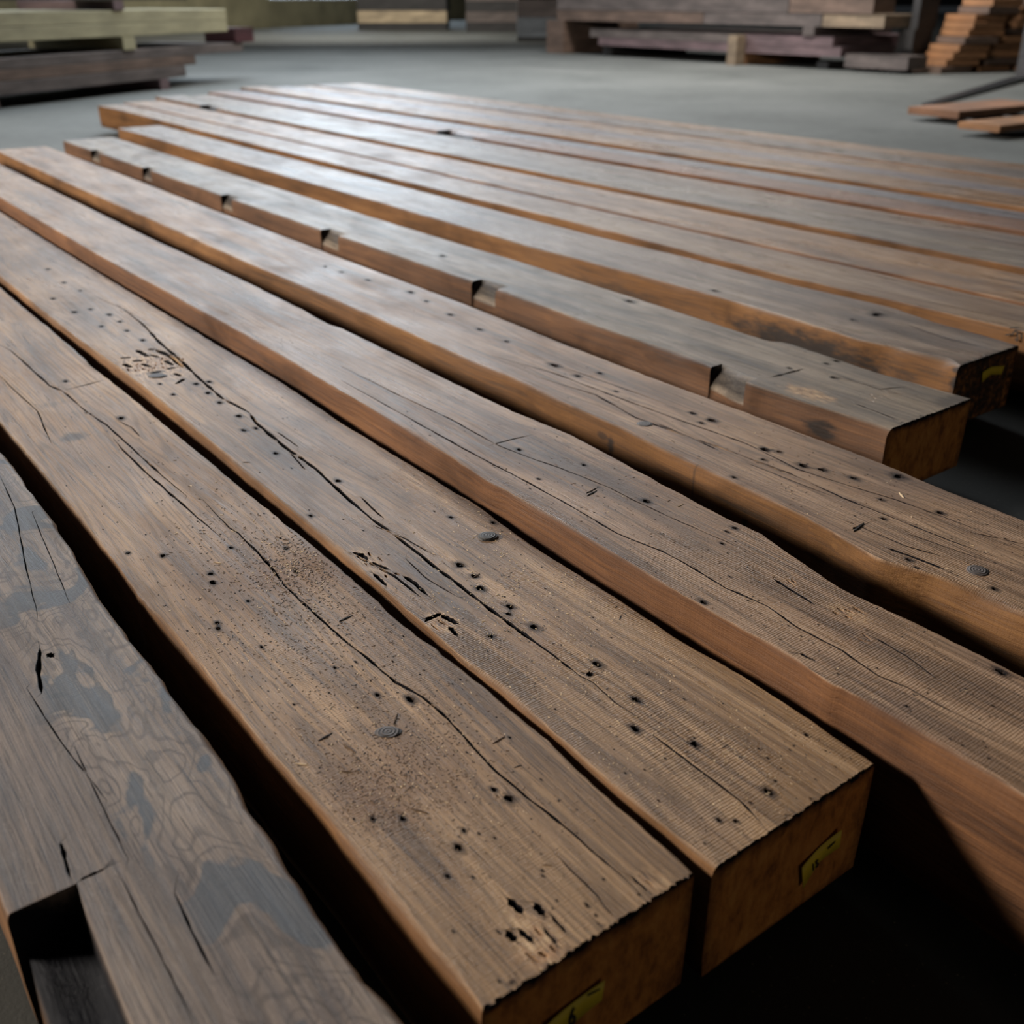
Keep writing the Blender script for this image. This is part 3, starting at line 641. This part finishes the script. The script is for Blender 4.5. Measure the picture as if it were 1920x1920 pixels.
def dash(name, a, b, wd_, y, mat, parent):
    d = (b - a); L = d.length; d.normalize(); nn = Vector((d.z, 0, -d.x)); bm = bmesh.new(); vs = []
    for o_ in (0, .0006):
        for p in (a - nn * wd_ * .4, a + nn * wd_ * .4, a.lerp(b, .5) + nn * wd_ * .5, b + nn * wd_ * .4, b - nn * wd_ * .4, a.lerp(b, .5) - nn * wd_ * .5):
            vs.append(bm.verts.new((p.x, y - o_, p.z)))
    bm.faces.new(vs[6:]); bm.faces.new(vs[5::-1])
    for q in range(6): bm.faces.new((vs[q], vs[(q + 1) % 6], vs[6 + (q + 1) % 6], vs[6 + q]))
    return bm_obj(name, bm, mat, parent)
# tag 6
yb = U(1100, 1765).y
tg = strip('paper_tag', to_end([(1018,1917),(1062,1883),(1128,1831)], yb), to_end([(1016,1958),(1078,1910),(1122,1869)], yb), yb, paper, B)
tg['label'] = 'yellow paper tag with a handwritten 6'
number('6', UY(1068, 1903, yb), .034, 0.0, yb - .0042, tg, .55)
dash('staple', *to_end([(1096, 1860), (1119, 1848)], yb), .0022, yb - .0042, ink, tg)
yc = U(1490, 1528).y
tg = strip('paper_tag', to_end([(1497,1622),(1535,1584),(1572,1551)], yc), to_end([(1499,1662),(1534,1612),(1567.5,1584)], yc), yc, paper, C)
tg['label'] = 'yellow paper tag with a small printed 15'
number('15', UY(1523, 1619, yc), .017, math.radians(-14), yc - .0042, tg, .75)
dash('staple', *to_end([(1546, 1587), (1560, 1573)], yc), .0022, yc - .0042, ink, tg)
yg = U(1853, 667).y
tg = strip('paper_tag', to_end([(1839,697),(1858,687),(1880,685)], yg), to_end([(1837.5,716),(1856,702),(1874,701)], yg), yg, paper, G_)
tg['label'] = 'blank yellow paper tag'
# dark mark on the side of the timber behind
xm = hx(1.3) - .0145
def UX(u, v, x):
    r = ROT @ np.array([u - 960.0, v - 960.0, F]); k = x / r[0]
    return Vector((x, r[1] * k, CZ + r[2] * k))
bm = bmesh.new()
for line in ([(1893,615),(1910,614)], [(1898,628),(1903,620),(1908,622),(1908,638)], [(1903,635),(1908,640)], [(1886,628),(1897,626)], [(1914,626),(1917,634)]):
    P = [UX(a, b, xm) for a, b in line]
    for a, b in zip(P[:-1], P[1:]):
        d = (b - a).normalized(); nn = Vector((0, -d.z, d.y)) * .0016
        vs = [bm.verts.new(p + Vector((o_, 0, 0))) for o_ in (0, -.0008) for p in (a - nn, a + nn, b + nn, b - nn)]
        for f in ((0, 1, 2, 3), (7, 6, 5, 4), (0, 4, 5, 1), (1, 5, 6, 2), (2, 6, 7, 3), (3, 7, 4, 0)): bm.faces.new([vs[i] for i in f])
bm_obj('painted_mark', bm, ink, H_)

def knot(u, v, rx, ry, z, parent, col, rise=.0012, cut=None):
    p = U(u, v, z); k = depth(p) / F; kn = N('knot_wood')
    o_ = kn.n('ShaderNodeTexCoord').outputs['Object']
    wv = kn.n('ShaderNodeTexWave', i_Vector=o_, i_Scale=70.0, i_Distortion=3.0, i_Detail=2.0, wave_type='RINGS', rings_direction='Z').outputs['Fac']
    kn.link(kn.ramp(wv, [(.2, tuple(c * .5 for c in col)), (.8, col)]), kn.b.inputs['Base Color']); kn.b.inputs['Roughness'].default_value = .65
    kn.link(kn.bump(wv, .4, .002), kn.b.inputs['Normal'])
    bm = bmesh.new(); n = 22; rings = []
    for f, h in ((1.0, -.003), (1.0, .0004), (.86, rise), (.5, rise * 1.1)):
        rings.append([bm.verts.new((rx * k * f * math.cos(6.2832 * q / n) * (1 + .10 * n1(q * .9, int(u))), ry * k * 1.9 * f * math.sin(6.2832 * q / n) * (1 + .08 * n1(q * .7, int(v))), h)) for q in range(n)])
    for A, Bq in zip(rings[:-1], rings[1:]):
        for q in range(n): bm.faces.new((A[q], A[(q + 1) % n], Bq[(q + 1) % n], Bq[q]))
    bm.faces.new(rings[-1])
    o = bm_obj('knot', bm, kn.m, parent, True); o.location = (p.x, p.y, z)
    o.rotation_euler = (0, 0, math.radians(-38))
    return o
knot(915, 1007, 20, 9, TOP, C, (.045, .038, .034), .0035)
knot(295, 705, 18, 7, TOP, C, (.075, .065, .065), .002)
knot(728, 1373, 26, 9, TOP, B, (.06, .043, .034), .0012)
knot(1209, 795, 15, 7, TOP, E_, (.09, .075, .07), .0012)
knot(1833, 1070, 20, 11, TOP, E_, (.08, .060, .052), .0016)

# ---------------------------------------------------------------- sawdust and splinters
dust_m = flat('sawdust', (.085, .045, .020), .8, 0, .6, 300)
pale_m = flat('pale_shaving', (.55, .40, .24), .7, 0, .2, 200)
dark_m = flat('dark_splinter', (.018, .012, .009), .7, 0, .4, 300)
def crumbs(clusters, z, lab, seed, mats):
    rnd = random.Random(seed); bms = [bmesh.new() for _ in mats]
    for (u, v, sx, sy, n) in clusters:
        for _ in range(n):
            a, b = rnd.gauss(u, sx), rnd.gauss(v, sy)
            p = U(a, b, z)
            if not (lim[0](p.y) + .004 < p.x < lim[1](p.y) - .004 and lim[2] + .01 < p.y): continue
            k = depth(p) / F; bi = rnd.choices(range(len(mats)), (7, 1.6, 2.2))[0]; bm = bms[bi]
            L = rnd.uniform(.8, 2.3) * k * (1.5 if rnd.random() < .15 else 1); W_ = rnd.uniform(.5, 1.1) * k; H = W_ * .7
            an = rnd.uniform(0, 3.14); d = Vector((math.cos(an), math.sin(an), 0)); e = Vector((-d.y, d.x, 0))
            vs = [bm.verts.new(p + d * (L * q) + e * (W_ * w_ * rnd.uniform(.5, 1)) + Vector((0, 0, H * h))) for h in (.02, 1) for q, w_ in ((-1, -1), (1, -1), (1, 1), (-1, 1))]
            for f in ((0, 3, 2, 1), (4, 5, 6, 7), (0, 1, 5, 4), (1, 2, 6, 5), (2, 3, 7, 6), (3, 0, 4, 7)): bm.faces.new([vs[i] for i in f])
    bmj = bmesh.new()
    me = bpy.data.meshes.new('sawdust')
    for i, bm in enumerate(bms):
        for f in bm.faces: f.material_index = i
        t_ = bpy.data.meshes.new('t'); bm.to_mesh(t_); bm.free()
        n0 = len(bmj.faces); bmj.from_mesh(t_); bpy.data.meshes.remove(t_)
    bmj.to_mesh(me); bmj.free()
    o = bpy.data.objects.new('sawdust', me); COL.objects.link(o)
    for mm in mats: me.materials.append(mm)
    tag(o, lab, 'sawdust', kind='stuff')
    return o
MM = (dust_m, pale_m, dark_m)
lim = (T('B_L'), T('B_R'), yb)
crumbs([(560,1060,45,35,620),(600,1120,70,60,420),(770,1440,80,60,900),(690,1500,60,50,420),(430,1060,90,80,260),(640,1300,120,110,520),(900,1520,120,100,240),(700,1250,190,230,900),(520,1150,120,150,500),(480,1000,70,50,160)], TOP, 'brown sawdust strewn over the timber tagged 6', 5, MM)
lim = (T('C_L'), T('C_R'), yc)
crumbs([(1000,1180,110,110,620),(900,1080,90,90,300),(1200,1370,120,90,380),(1400,1440,90,60,200)], TOP, 'fine pale sawdust sprinkled on the timber tagged 15', 6, (pale_m, pale_m, dark_m))
lim = (T('D_L', ZD), T('D_R', ZD), .2)
crumbs([(1100,960,150,90,240),(1400,1130,170,100,260),(1700,1330,120,70,140)], ZD, 'fine sawdust specks on the reddish square-section timber', 8, MM)
lim = (T('E_L'), T('E_R'), .3)
crumbs([(1500,900,200,80,220),(1800,1040,100,50,120)], TOP, 'fine sawdust specks on the timber with rows of nail holes', 9, MM)
# single splinters lying on the timbers
def splinter_mesh(nm, mat, seed):
    rnd = random.Random(seed); bm = bmesh.new(); n = 5; rows = []
    for i in range(n + 1):
        f = i / n; wd_ = (.10 + .06 * rnd.random()) * math.sin(math.pi * (.12 + .76 * f)); zz = .05 * rnd.random()
        rows.append([bm.verts.new((x, f - .5, z_)) for x, z_ in ((-wd_, 0), (-wd_ * .5, wd_ + zz), (wd_ * .6, wd_ * .9), (wd_, 0))])
    for A, Bq in zip(rows[:-1], rows[1:]):
        for q in range(4): bm.faces.new((A[q], A[(q + 1) % 4], Bq[(q + 1) % 4], Bq[q]))
    bm.faces.new(rows[0][::-1]); bm.faces.new(rows[-1])
    bmesh.ops.recalc_face_normals(bm, faces=bm.faces)
    me = bpy.data.meshes.new(nm); bm.to_mesh(me); bm.free(); me.materials.append(mat); return me
SPL = [splinter_mesh('splinter', dark_m, 1), splinter_mesh('splinter', pale_m, 2), splinter_mesh('splinter', dust_m, 3)]
spl = [  # u, v, length px, screen slope angle deg, kind, height, label
 (648,1160,26,25,0,TOP,'dark splinter by the right edge of the timber tagged 6'),
 (240,1037,12,20,0,TOP,'short dark splinter near the left edge of the timber tagged 6'),
 (610,1382,30,30,0,TOP,'longest dark splinter left of the grey knot on the timber tagged 6'),
 (655,1403,28,-35,2,TOP,'brown splinter below left of the knot on the timber tagged 6'),
 (650,1447,26,-5,2,TOP,'flat brown splinter in the dust patch below the knot, timber tagged 6'),
 (742,1348,22,70,2,TOP,'brown splinter standing off the top of the knot on the timber tagged 6'),
 (935,1388,26,30,2,TOP,'brown splinter right of the long crack on the timber tagged 6'),
 (785,1520,32,-15,2,TOP,'curved brown shaving in the lower dust patch of the timber tagged 6'),
 (566,1433,24,-8,1,TOP,'pale shaving left of the dust patch on the timber tagged 6'),
 (408,1055,16,-10,1,TOP,'pale shaving between two nail holes on the timber tagged 6'),
 (1025,1622,20,-5,2,TOP,'brown splinter near the end of the timber tagged 6'),
 (971,1437,16,20,0,TOP,'small dark splinter near the right edge of the timber tagged 6'),
 (462,867,14,0,0,TOP,'dark splinter on the left edge of the timber tagged 15'),
 (893,1080,16,30,2,TOP,'brown splinter in a nail hole below the raised knot, timber tagged 15'),
 (1163,1158,9,70,0,TOP,'tiny dark splinter on the right half of the timber tagged 15'),
 (1358,1400,14,35,2,TOP,'brown splinter near the tagged end of the timber tagged 15'),
 (1110,925,20,28,0,ZD,'dark splinter on the reddish square-section timber'),
 (1276,948,12,25,1,ZD,'pale crumb by the right edge of the reddish square-section timber'),
 (1690,929,14,-50,1,TOP,'bright pale splinter beside a nail hole near the right edge'),
 (1610,989,24,40,0,TOP,'dark sliver on the orange edge of the nail-holed timber')]
for (u, v, L, ang, kd, z, lab) in spl:
    p = U(u, v, z)
    q = U(u + math.cos(math.radians(ang)) * L, v - math.sin(math.radians(ang)) * L, z); d = q - p
    o = bpy.data.objects.new('wood_splinter', SPL[kd]); COL.objects.link(o)
    o.location = (p.x, p.y, z + .0002); o.rotation_euler = (0, 0, math.atan2(-d.x, d.y)); o.scale = (d.length * .55, d.length, d.length * .4)
    tag(o, lab, 'splinter', 'loose splinters on the timbers')

# ---------------------------------------------------------------- background stacks
def lum(name, base, dk=.55, lt=1.4, rough=.7):
    k = N(name); o_ = k.n('ShaderNodeTexCoord').outputs['Object']
    f = k.noise(k.mapping(o_, (2.2, 2.2, 9)), 1, 5, .6)
    k.link(k.ramp(f, [(.3, tuple(c * dk for c in base)), (.7, tuple(min(1, c * lt) for c in base))]), k.b.inputs['Base Color'])
    k.b.inputs['Roughness'].default_value = rough
    k.link(k.bump(f, .4, .01), k.b.inputs['Normal'])
    return k.m
olive = lum('pale_olive_lumber', (.30, .27, .165), .75, 1.2)
greyl = lum('grey_lumber', (.095, .075, .068))
brownl = lum('brown_lumber', (.12, .078, .058))
mauvel = lum('mauve_lumber', (.115, .075, .078))
redl = lum('red_end_paint', (.045, .010, .012))
beigel = lum('beige_lumber', (.33, .26, .17))
orangel = lum('orange_lumber', (.26, .125, .055))
blackl = lum('dark_lumber', (.022, .020, .020))
rustl = lum('rust_lumber', (.20, .095, .05))
tanl = lum('tan_lumber', (.20, .145, .095))
bluel = lum('bluish_block', (.15, .165, .18))
LG = 'timbers in the stack at the left'
P0 = U(0, 205, 0); LD = AZ(20.2)
def Lp(u):     # point on the stack's face line seen at column u
    r = ROT @ np.array([u - 960.0, -5 - 960.0, F]); r = Vector((r[0], r[1]))
    m_ = Matrix(((r.x, -LD.x), (r.y, -LD.y))).inverted(); s_ = (m_ @ Vector((P0.x, P0.y)))[1]
    return P0 + LD * s_
def lstack(u0, u1, wdt, h, z0, mat, lab, seed, off=0, grp=LG):
    e = Vector((-LD.y, LD.x, 0)); a = Lp(u0) if u0 > -200 else P0 - LD * 4.0; b = Lp(u1)
    return plank('stacked_timber', a + e * off, b + e * off, wdt, h, z0, mat, lab, 'timber', grp, seed=seed, jit=.0015)
k = 0
e = Vector((-LD.y, LD.x, 0))
def cross(nm, u, z0, h, wd_, mat, lab, depth_=1.3, off=-.02, grp='bearers and sticks in the stack at the left'):
    p = Lp(u) + e * off; q = p + e * depth_
    return plank(nm, q, p, wd_, h, z0, mat, lab, 'bearer', grp, seed=int(u))
cross('bearer_block', 275, 0, .115, .16, mauvel, 'brown bearer block under the left stack, near its right end')
cross('bearer_block', -60, 0, .115, .16, mauvel, 'brown bearer block under the left stack, cut by the frame', off=.05)
rows = [(.115, .12, -999, 330, greyl, 'grey-brown bottom timber of the left stack'), (.237, .100, -999, 352, brownl, 'brown timber second from the bottom in the left stack'), (.339, .100, -999, 445, greyl, 'grey timber third from the bottom in the left stack, with a pale end')]
for z0, h, u0, u1, mt, lab in rows:
    k += 1; lstack(u0, u1, .3, h, z0, mt, lab, k)
    lstack(u0, u1 - 12, .9, h, z0, mt, 'timber hidden behind the front row of the left stack', k + 30, .31, 'hidden timbers of the left stack')
cross('spacer_stick', 215, .442, .128, .20, olive, 'pale spacer stick between the grey and the olive layers of the left stack')
cross('spacer_stick', -80, .442, .128, .20, olive, 'pale spacer stick in the left stack, outside the frame')
cross('red_end_block', 430, .442, .17, .42, redl, 'dark red painted block at the right end of the left stack', .45)
for z0, lab in ((.573, 'lower pale olive board in the left stack'), (.702, 'upper pale olive board in the left stack')):
    k += 1; lstack(-999, 420, 1.2, .127, z0, olive, lab, k)
cross('spacer_stick', 208, .832, .092, .16, mauvel, 'mauve spacer stick at the top edge of the left stack')
k += 1; lstack(-999, 350, .5, .2, .926, blackl, 'dark timber resting on the topmost spacer of the left stack', k)

# long stack at the right, parallel to the timbers
RX = U(1400, 122, 0).x
def Ry(u): return U(u, 5, 0).y if False else (lambda r: RX / r[0] * r[1])(ROT @ np.array([u - 960.0, -5 - 960.0, F]))
RG = 'timbers in the long stack at the right'
def rst(u0, u1, wdt, h, z0, mat, lab, seed, off=0, grp=RG):
    return plank('stacked_timber', (RX + off, Ry(u1)), (RX + off, Ry(u0)), -wdt, h, z0, mat, lab, 'timber', grp, seed=seed, seg=16, jit=.0015)
def rcross(nm, u, z0, h, wd_, mat, lab, off=-.03, dep=1.9, grp='bearers and sticks in the long stack at the right'):
    y = Ry(u); return plank(nm, (RX + off, y), (RX + off + dep, y), wd_, h, z0, mat, lab, 'bearer', grp, seed=int(u))
rcross('bearer_block', 1407, 0, .178, .22, orangel, 'orange-brown bearer block under the long right stack')
rcross('bearer_block', 1140, 0, .178, .25, blackl, 'dark bearer block at the left end under the long right stack', .15)
rcross('bearer_block', 1560, 0, .10, .2, blackl, 'dark bearer block under the right end of the long right stack', .1)
rst(1125, 1590, 2.0, .13, .182, mauvel, 'mauve-brown lower timber of the long right stack', 41)
rst(1108, 1400, 2.0, .13, .315, greyl, 'greyish upper timber on the left half of the long right stack', 42)
rst(1402, 1572, 2.0, .13, .315, mauvel, 'mauve upper timber on the right half of the long right stack', 43)
rcross('wedge_block', 1409, .0, .43, .18, tanl, 'tan block standing upright against the long right stack', -.24, .2)
rcross('spacer_stick', 1536, .448, .125, .2, greyl, 'grey spacer stick at the right in the long right stack')
rcross('spacer_stick', 1060, .0, .573, .5, brownl, 'brown spacer block at the left end of the long right stack')
rst(1045, 1320, 1.2, .17, .575, brownl, 'brown timber above the gap of the long right stack, left half', 44)
rst(1322, 1545, 1.2, .17, .575, greyl, 'grey timber above the gap of the long right stack, right half', 45)
rst(1548, 1665, 1.2, .16, .575, tanl, 'short pale timber above the gap at the right of the long stack', 46)
rst(1045, 1480, .5, .2, .75, greyl, 'grey top timber along the upper edge of the long right stack', 47)
rst(1482, 1640, .5, .2, .75, brownl, 'brown top timber at the right of the long right stack', 48)
rst(1600, 1722, .45, .17, .06, greyl, 'low dark timber on the floor at the right end of the long stack', 49)
rst(1655, 1684, .45, .255, .30, blackl, 'black bulky timber bundle at the right of the long stack', 50, .5)
rcross('bearer_block', 1640, 0, .06, .2, blackl, 'dark stick under the low timber right of the long stack', .1, .3)
rcross('bearer_block', 1700, 0, .06, .2, blackl, 'dark stick under the right end of the low timber', .1, .3)
rcross('bearer_block', 1680, 0, .298, .3, blackl, 'dark block carrying the black timber bundle', .6, .4)
rst(1670, 1684, .45, .45, .556, blackl, 'black bundle on top of the bulky bundle at the right', 51, .55)

# small stacks at the far side
def bundle(u0, u1, vbase, layers, grp):
    "layers: (v_top, v_bottom, mat, label) at the distance of the ground row vbase"
    a, b = U(u0, vbase, 0), U(u1, vbase, 0); sc = CZ / (vbase + 5)
    for i, (v0, v1, mt, lab, nm) in enumerate(layers):
        z1, z0 = (vbase - v0) * sc, (vbase - v1) * sc
        plank(nm, a, b, 1.6 + .2 * i, max(.02, z1 - z0 - .004), z0 + .002 * (i > 0), mt, lab, 'timber' if 'timber' in nm else 'bearer', grp, seed=int(u0) + i)
bundle(672, 838, 57, [(43, 57, blackl, 'black base blocks under the small beige stack at the back', 'bearer_block'), (20, 43, beigel, 'beige timber of the small stack at the back, left of centre', 'stacked_timber'), (-8, 20, blackl, 'black load on the small beige stack at the back', 'stacked_timber')], 'small stack at the back, left of centre')
bundle(874, 972, 60, [(42, 60, blackl, 'black base under the small grey stack at the back', 'bearer_block'), (22, 42, greyl, 'grey timber of the small stack at the back centre', 'stacked_timber'), (2, 22, blackl, 'black timber above the grey one at the back centre', 'stacked_timber'), (-12, 2, greyl, 'grey top timber of the small stack at the back centre', 'stacked_timber')], 'small stack at the back centre')
bundle(970, 1062, 78, [(70, 78, blackl, 'dark stick under the bluish block at the back', 'bearer_block'), (32, 70, bluel, 'bluish grey timber block left of the long right stack', 'stacked_timber'), (0, 32, greyl, 'dark grey timber above the bluish block', 'stacked_timber')], 'small bluish stack left of the long right stack')
bundle(470, 622, 44, [(30, 44, olive, 'pale olive timber on the floor along the back wall', 'stacked_timber'), (-10, 30, olive, 'wide pale olive timber pack standing by the back wall', 'stacked_timber')], 'olive pack by the back wall')

# heap of orange offcuts, forks and boards at the right edge
hp = U(1850, 146, 0)
rnd = random.Random(4)
hd = AZ(35)
he = Vector((-hd.y, hd.x, 0))
cnt = 0
for lev in range(10):
    nq = 4 if lev < 4 else (3 if lev < 8 else 2)
    for q in range(nq):
        base_p = U(1764 + 11 * lev, 139, 0); an = rnd.uniform(-.06, .06)
        d = AZ(62 + math.degrees(an)); e_ = AZ(-28)
        c1 = base_p + AZ(62) * (.82 * q + rnd.uniform(-.03, .03)) + e_ * (.03 * lev + rnd.uniform(-.05, .05))
        plank('offcut_board', c1, c1 + d * rnd.uniform(.62, .68), .5, .088, .094 * lev, orangel if (lev * 3 + q) % 4 else brownl, 'short orange-brown offcut board in the heap at the far right edge', 'offcut', 'offcuts heaped at the right edge', seed=60 + cnt, seg=4, jit=.003)
        cnt += 1
fk = steel
def fork(a, b, w0, w1, h0, h1, lab):
    a, b = Vector(a), Vector(b); d = (b - a); d.z = 0; d.normalize(); e_ = Vector((-d.y, d.x, 0)); bm = bmesh.new(); vs = []
    for p, w_, h in ((a, w0, h0), (b, w1, h1)):
        for z_ in (0, h):
            for s_ in (-1, 1): vs.append(bm.verts.new(p + e_ * (w_ / 2 * s_) + Vector((0, 0, z_))))
    up0 = b + d * .05
    for f in ((0, 1, 3, 2), (4, 6, 7, 5), (0, 4, 5, 1), (2, 3, 7, 6), (0, 2, 6, 4), (1, 5, 7, 3)): bm.faces.new([vs[i] for i in f])
    for z_ in (0, .75):
        for q in (0, .06):
            for s_ in (-1, 1): vs.append(bm.verts.new(b + d * q + e_ * (w1 / 2 * s_) + Vector((0, 0, z_))))
    o8 = 8
    for f in ((0, 1, 3, 2), (4, 6, 7, 5), (0, 4, 5, 1), (2, 3, 7, 6), (0, 2, 6, 4), (1, 5, 7, 3)): bm.faces.new([vs[o8 + i] for i in f])
    bmesh.ops.recalc_face_normals(bm, faces=bm.faces)
    o = bm_obj('lift_fork', bm, fk); tag(o, lab, 'lift fork', 'lift forks'); return o
fa, fb = U(1738, 200, .0), U(1912, 152, .0)
fork(fa, fb, .10, .14, .03, .06, 'dark steel lift fork reaching over the floor at the right edge')
b0, b1 = U(1812, 240, 0), U(1985, 222, 0)
dd = (b1 - b0)
plank('loose_board', b0 + FW * .2, b1 + FW * .2, .5, .06, .05, rustl, 'upper rust-brown loose board on the floor at the right edge', 'board', 'loose boards at the right edge', seed=90, seg=5)
plank('loose_board', U(1870, 262, 0), U(1990, 248, 0), .35, .05, .05, orangel, 'lower orange loose board on the floor at the right edge', 'board', 'loose boards at the right edge', seed=91, seg=5)
for (u, v, lab) in ((1840, 240, 'dark stick under the left end of the loose boards'), (1940, 240, 'dark stick under the loose boards, outside the frame')):
    p = U(u, v, 0); plank('bearer_stick', p - FW * .35, p + FW * .75, .06, .05, 0, blackl, lab, 'bearer', 'sticks under the loose boards', seed=u, seg=3, jit=0)
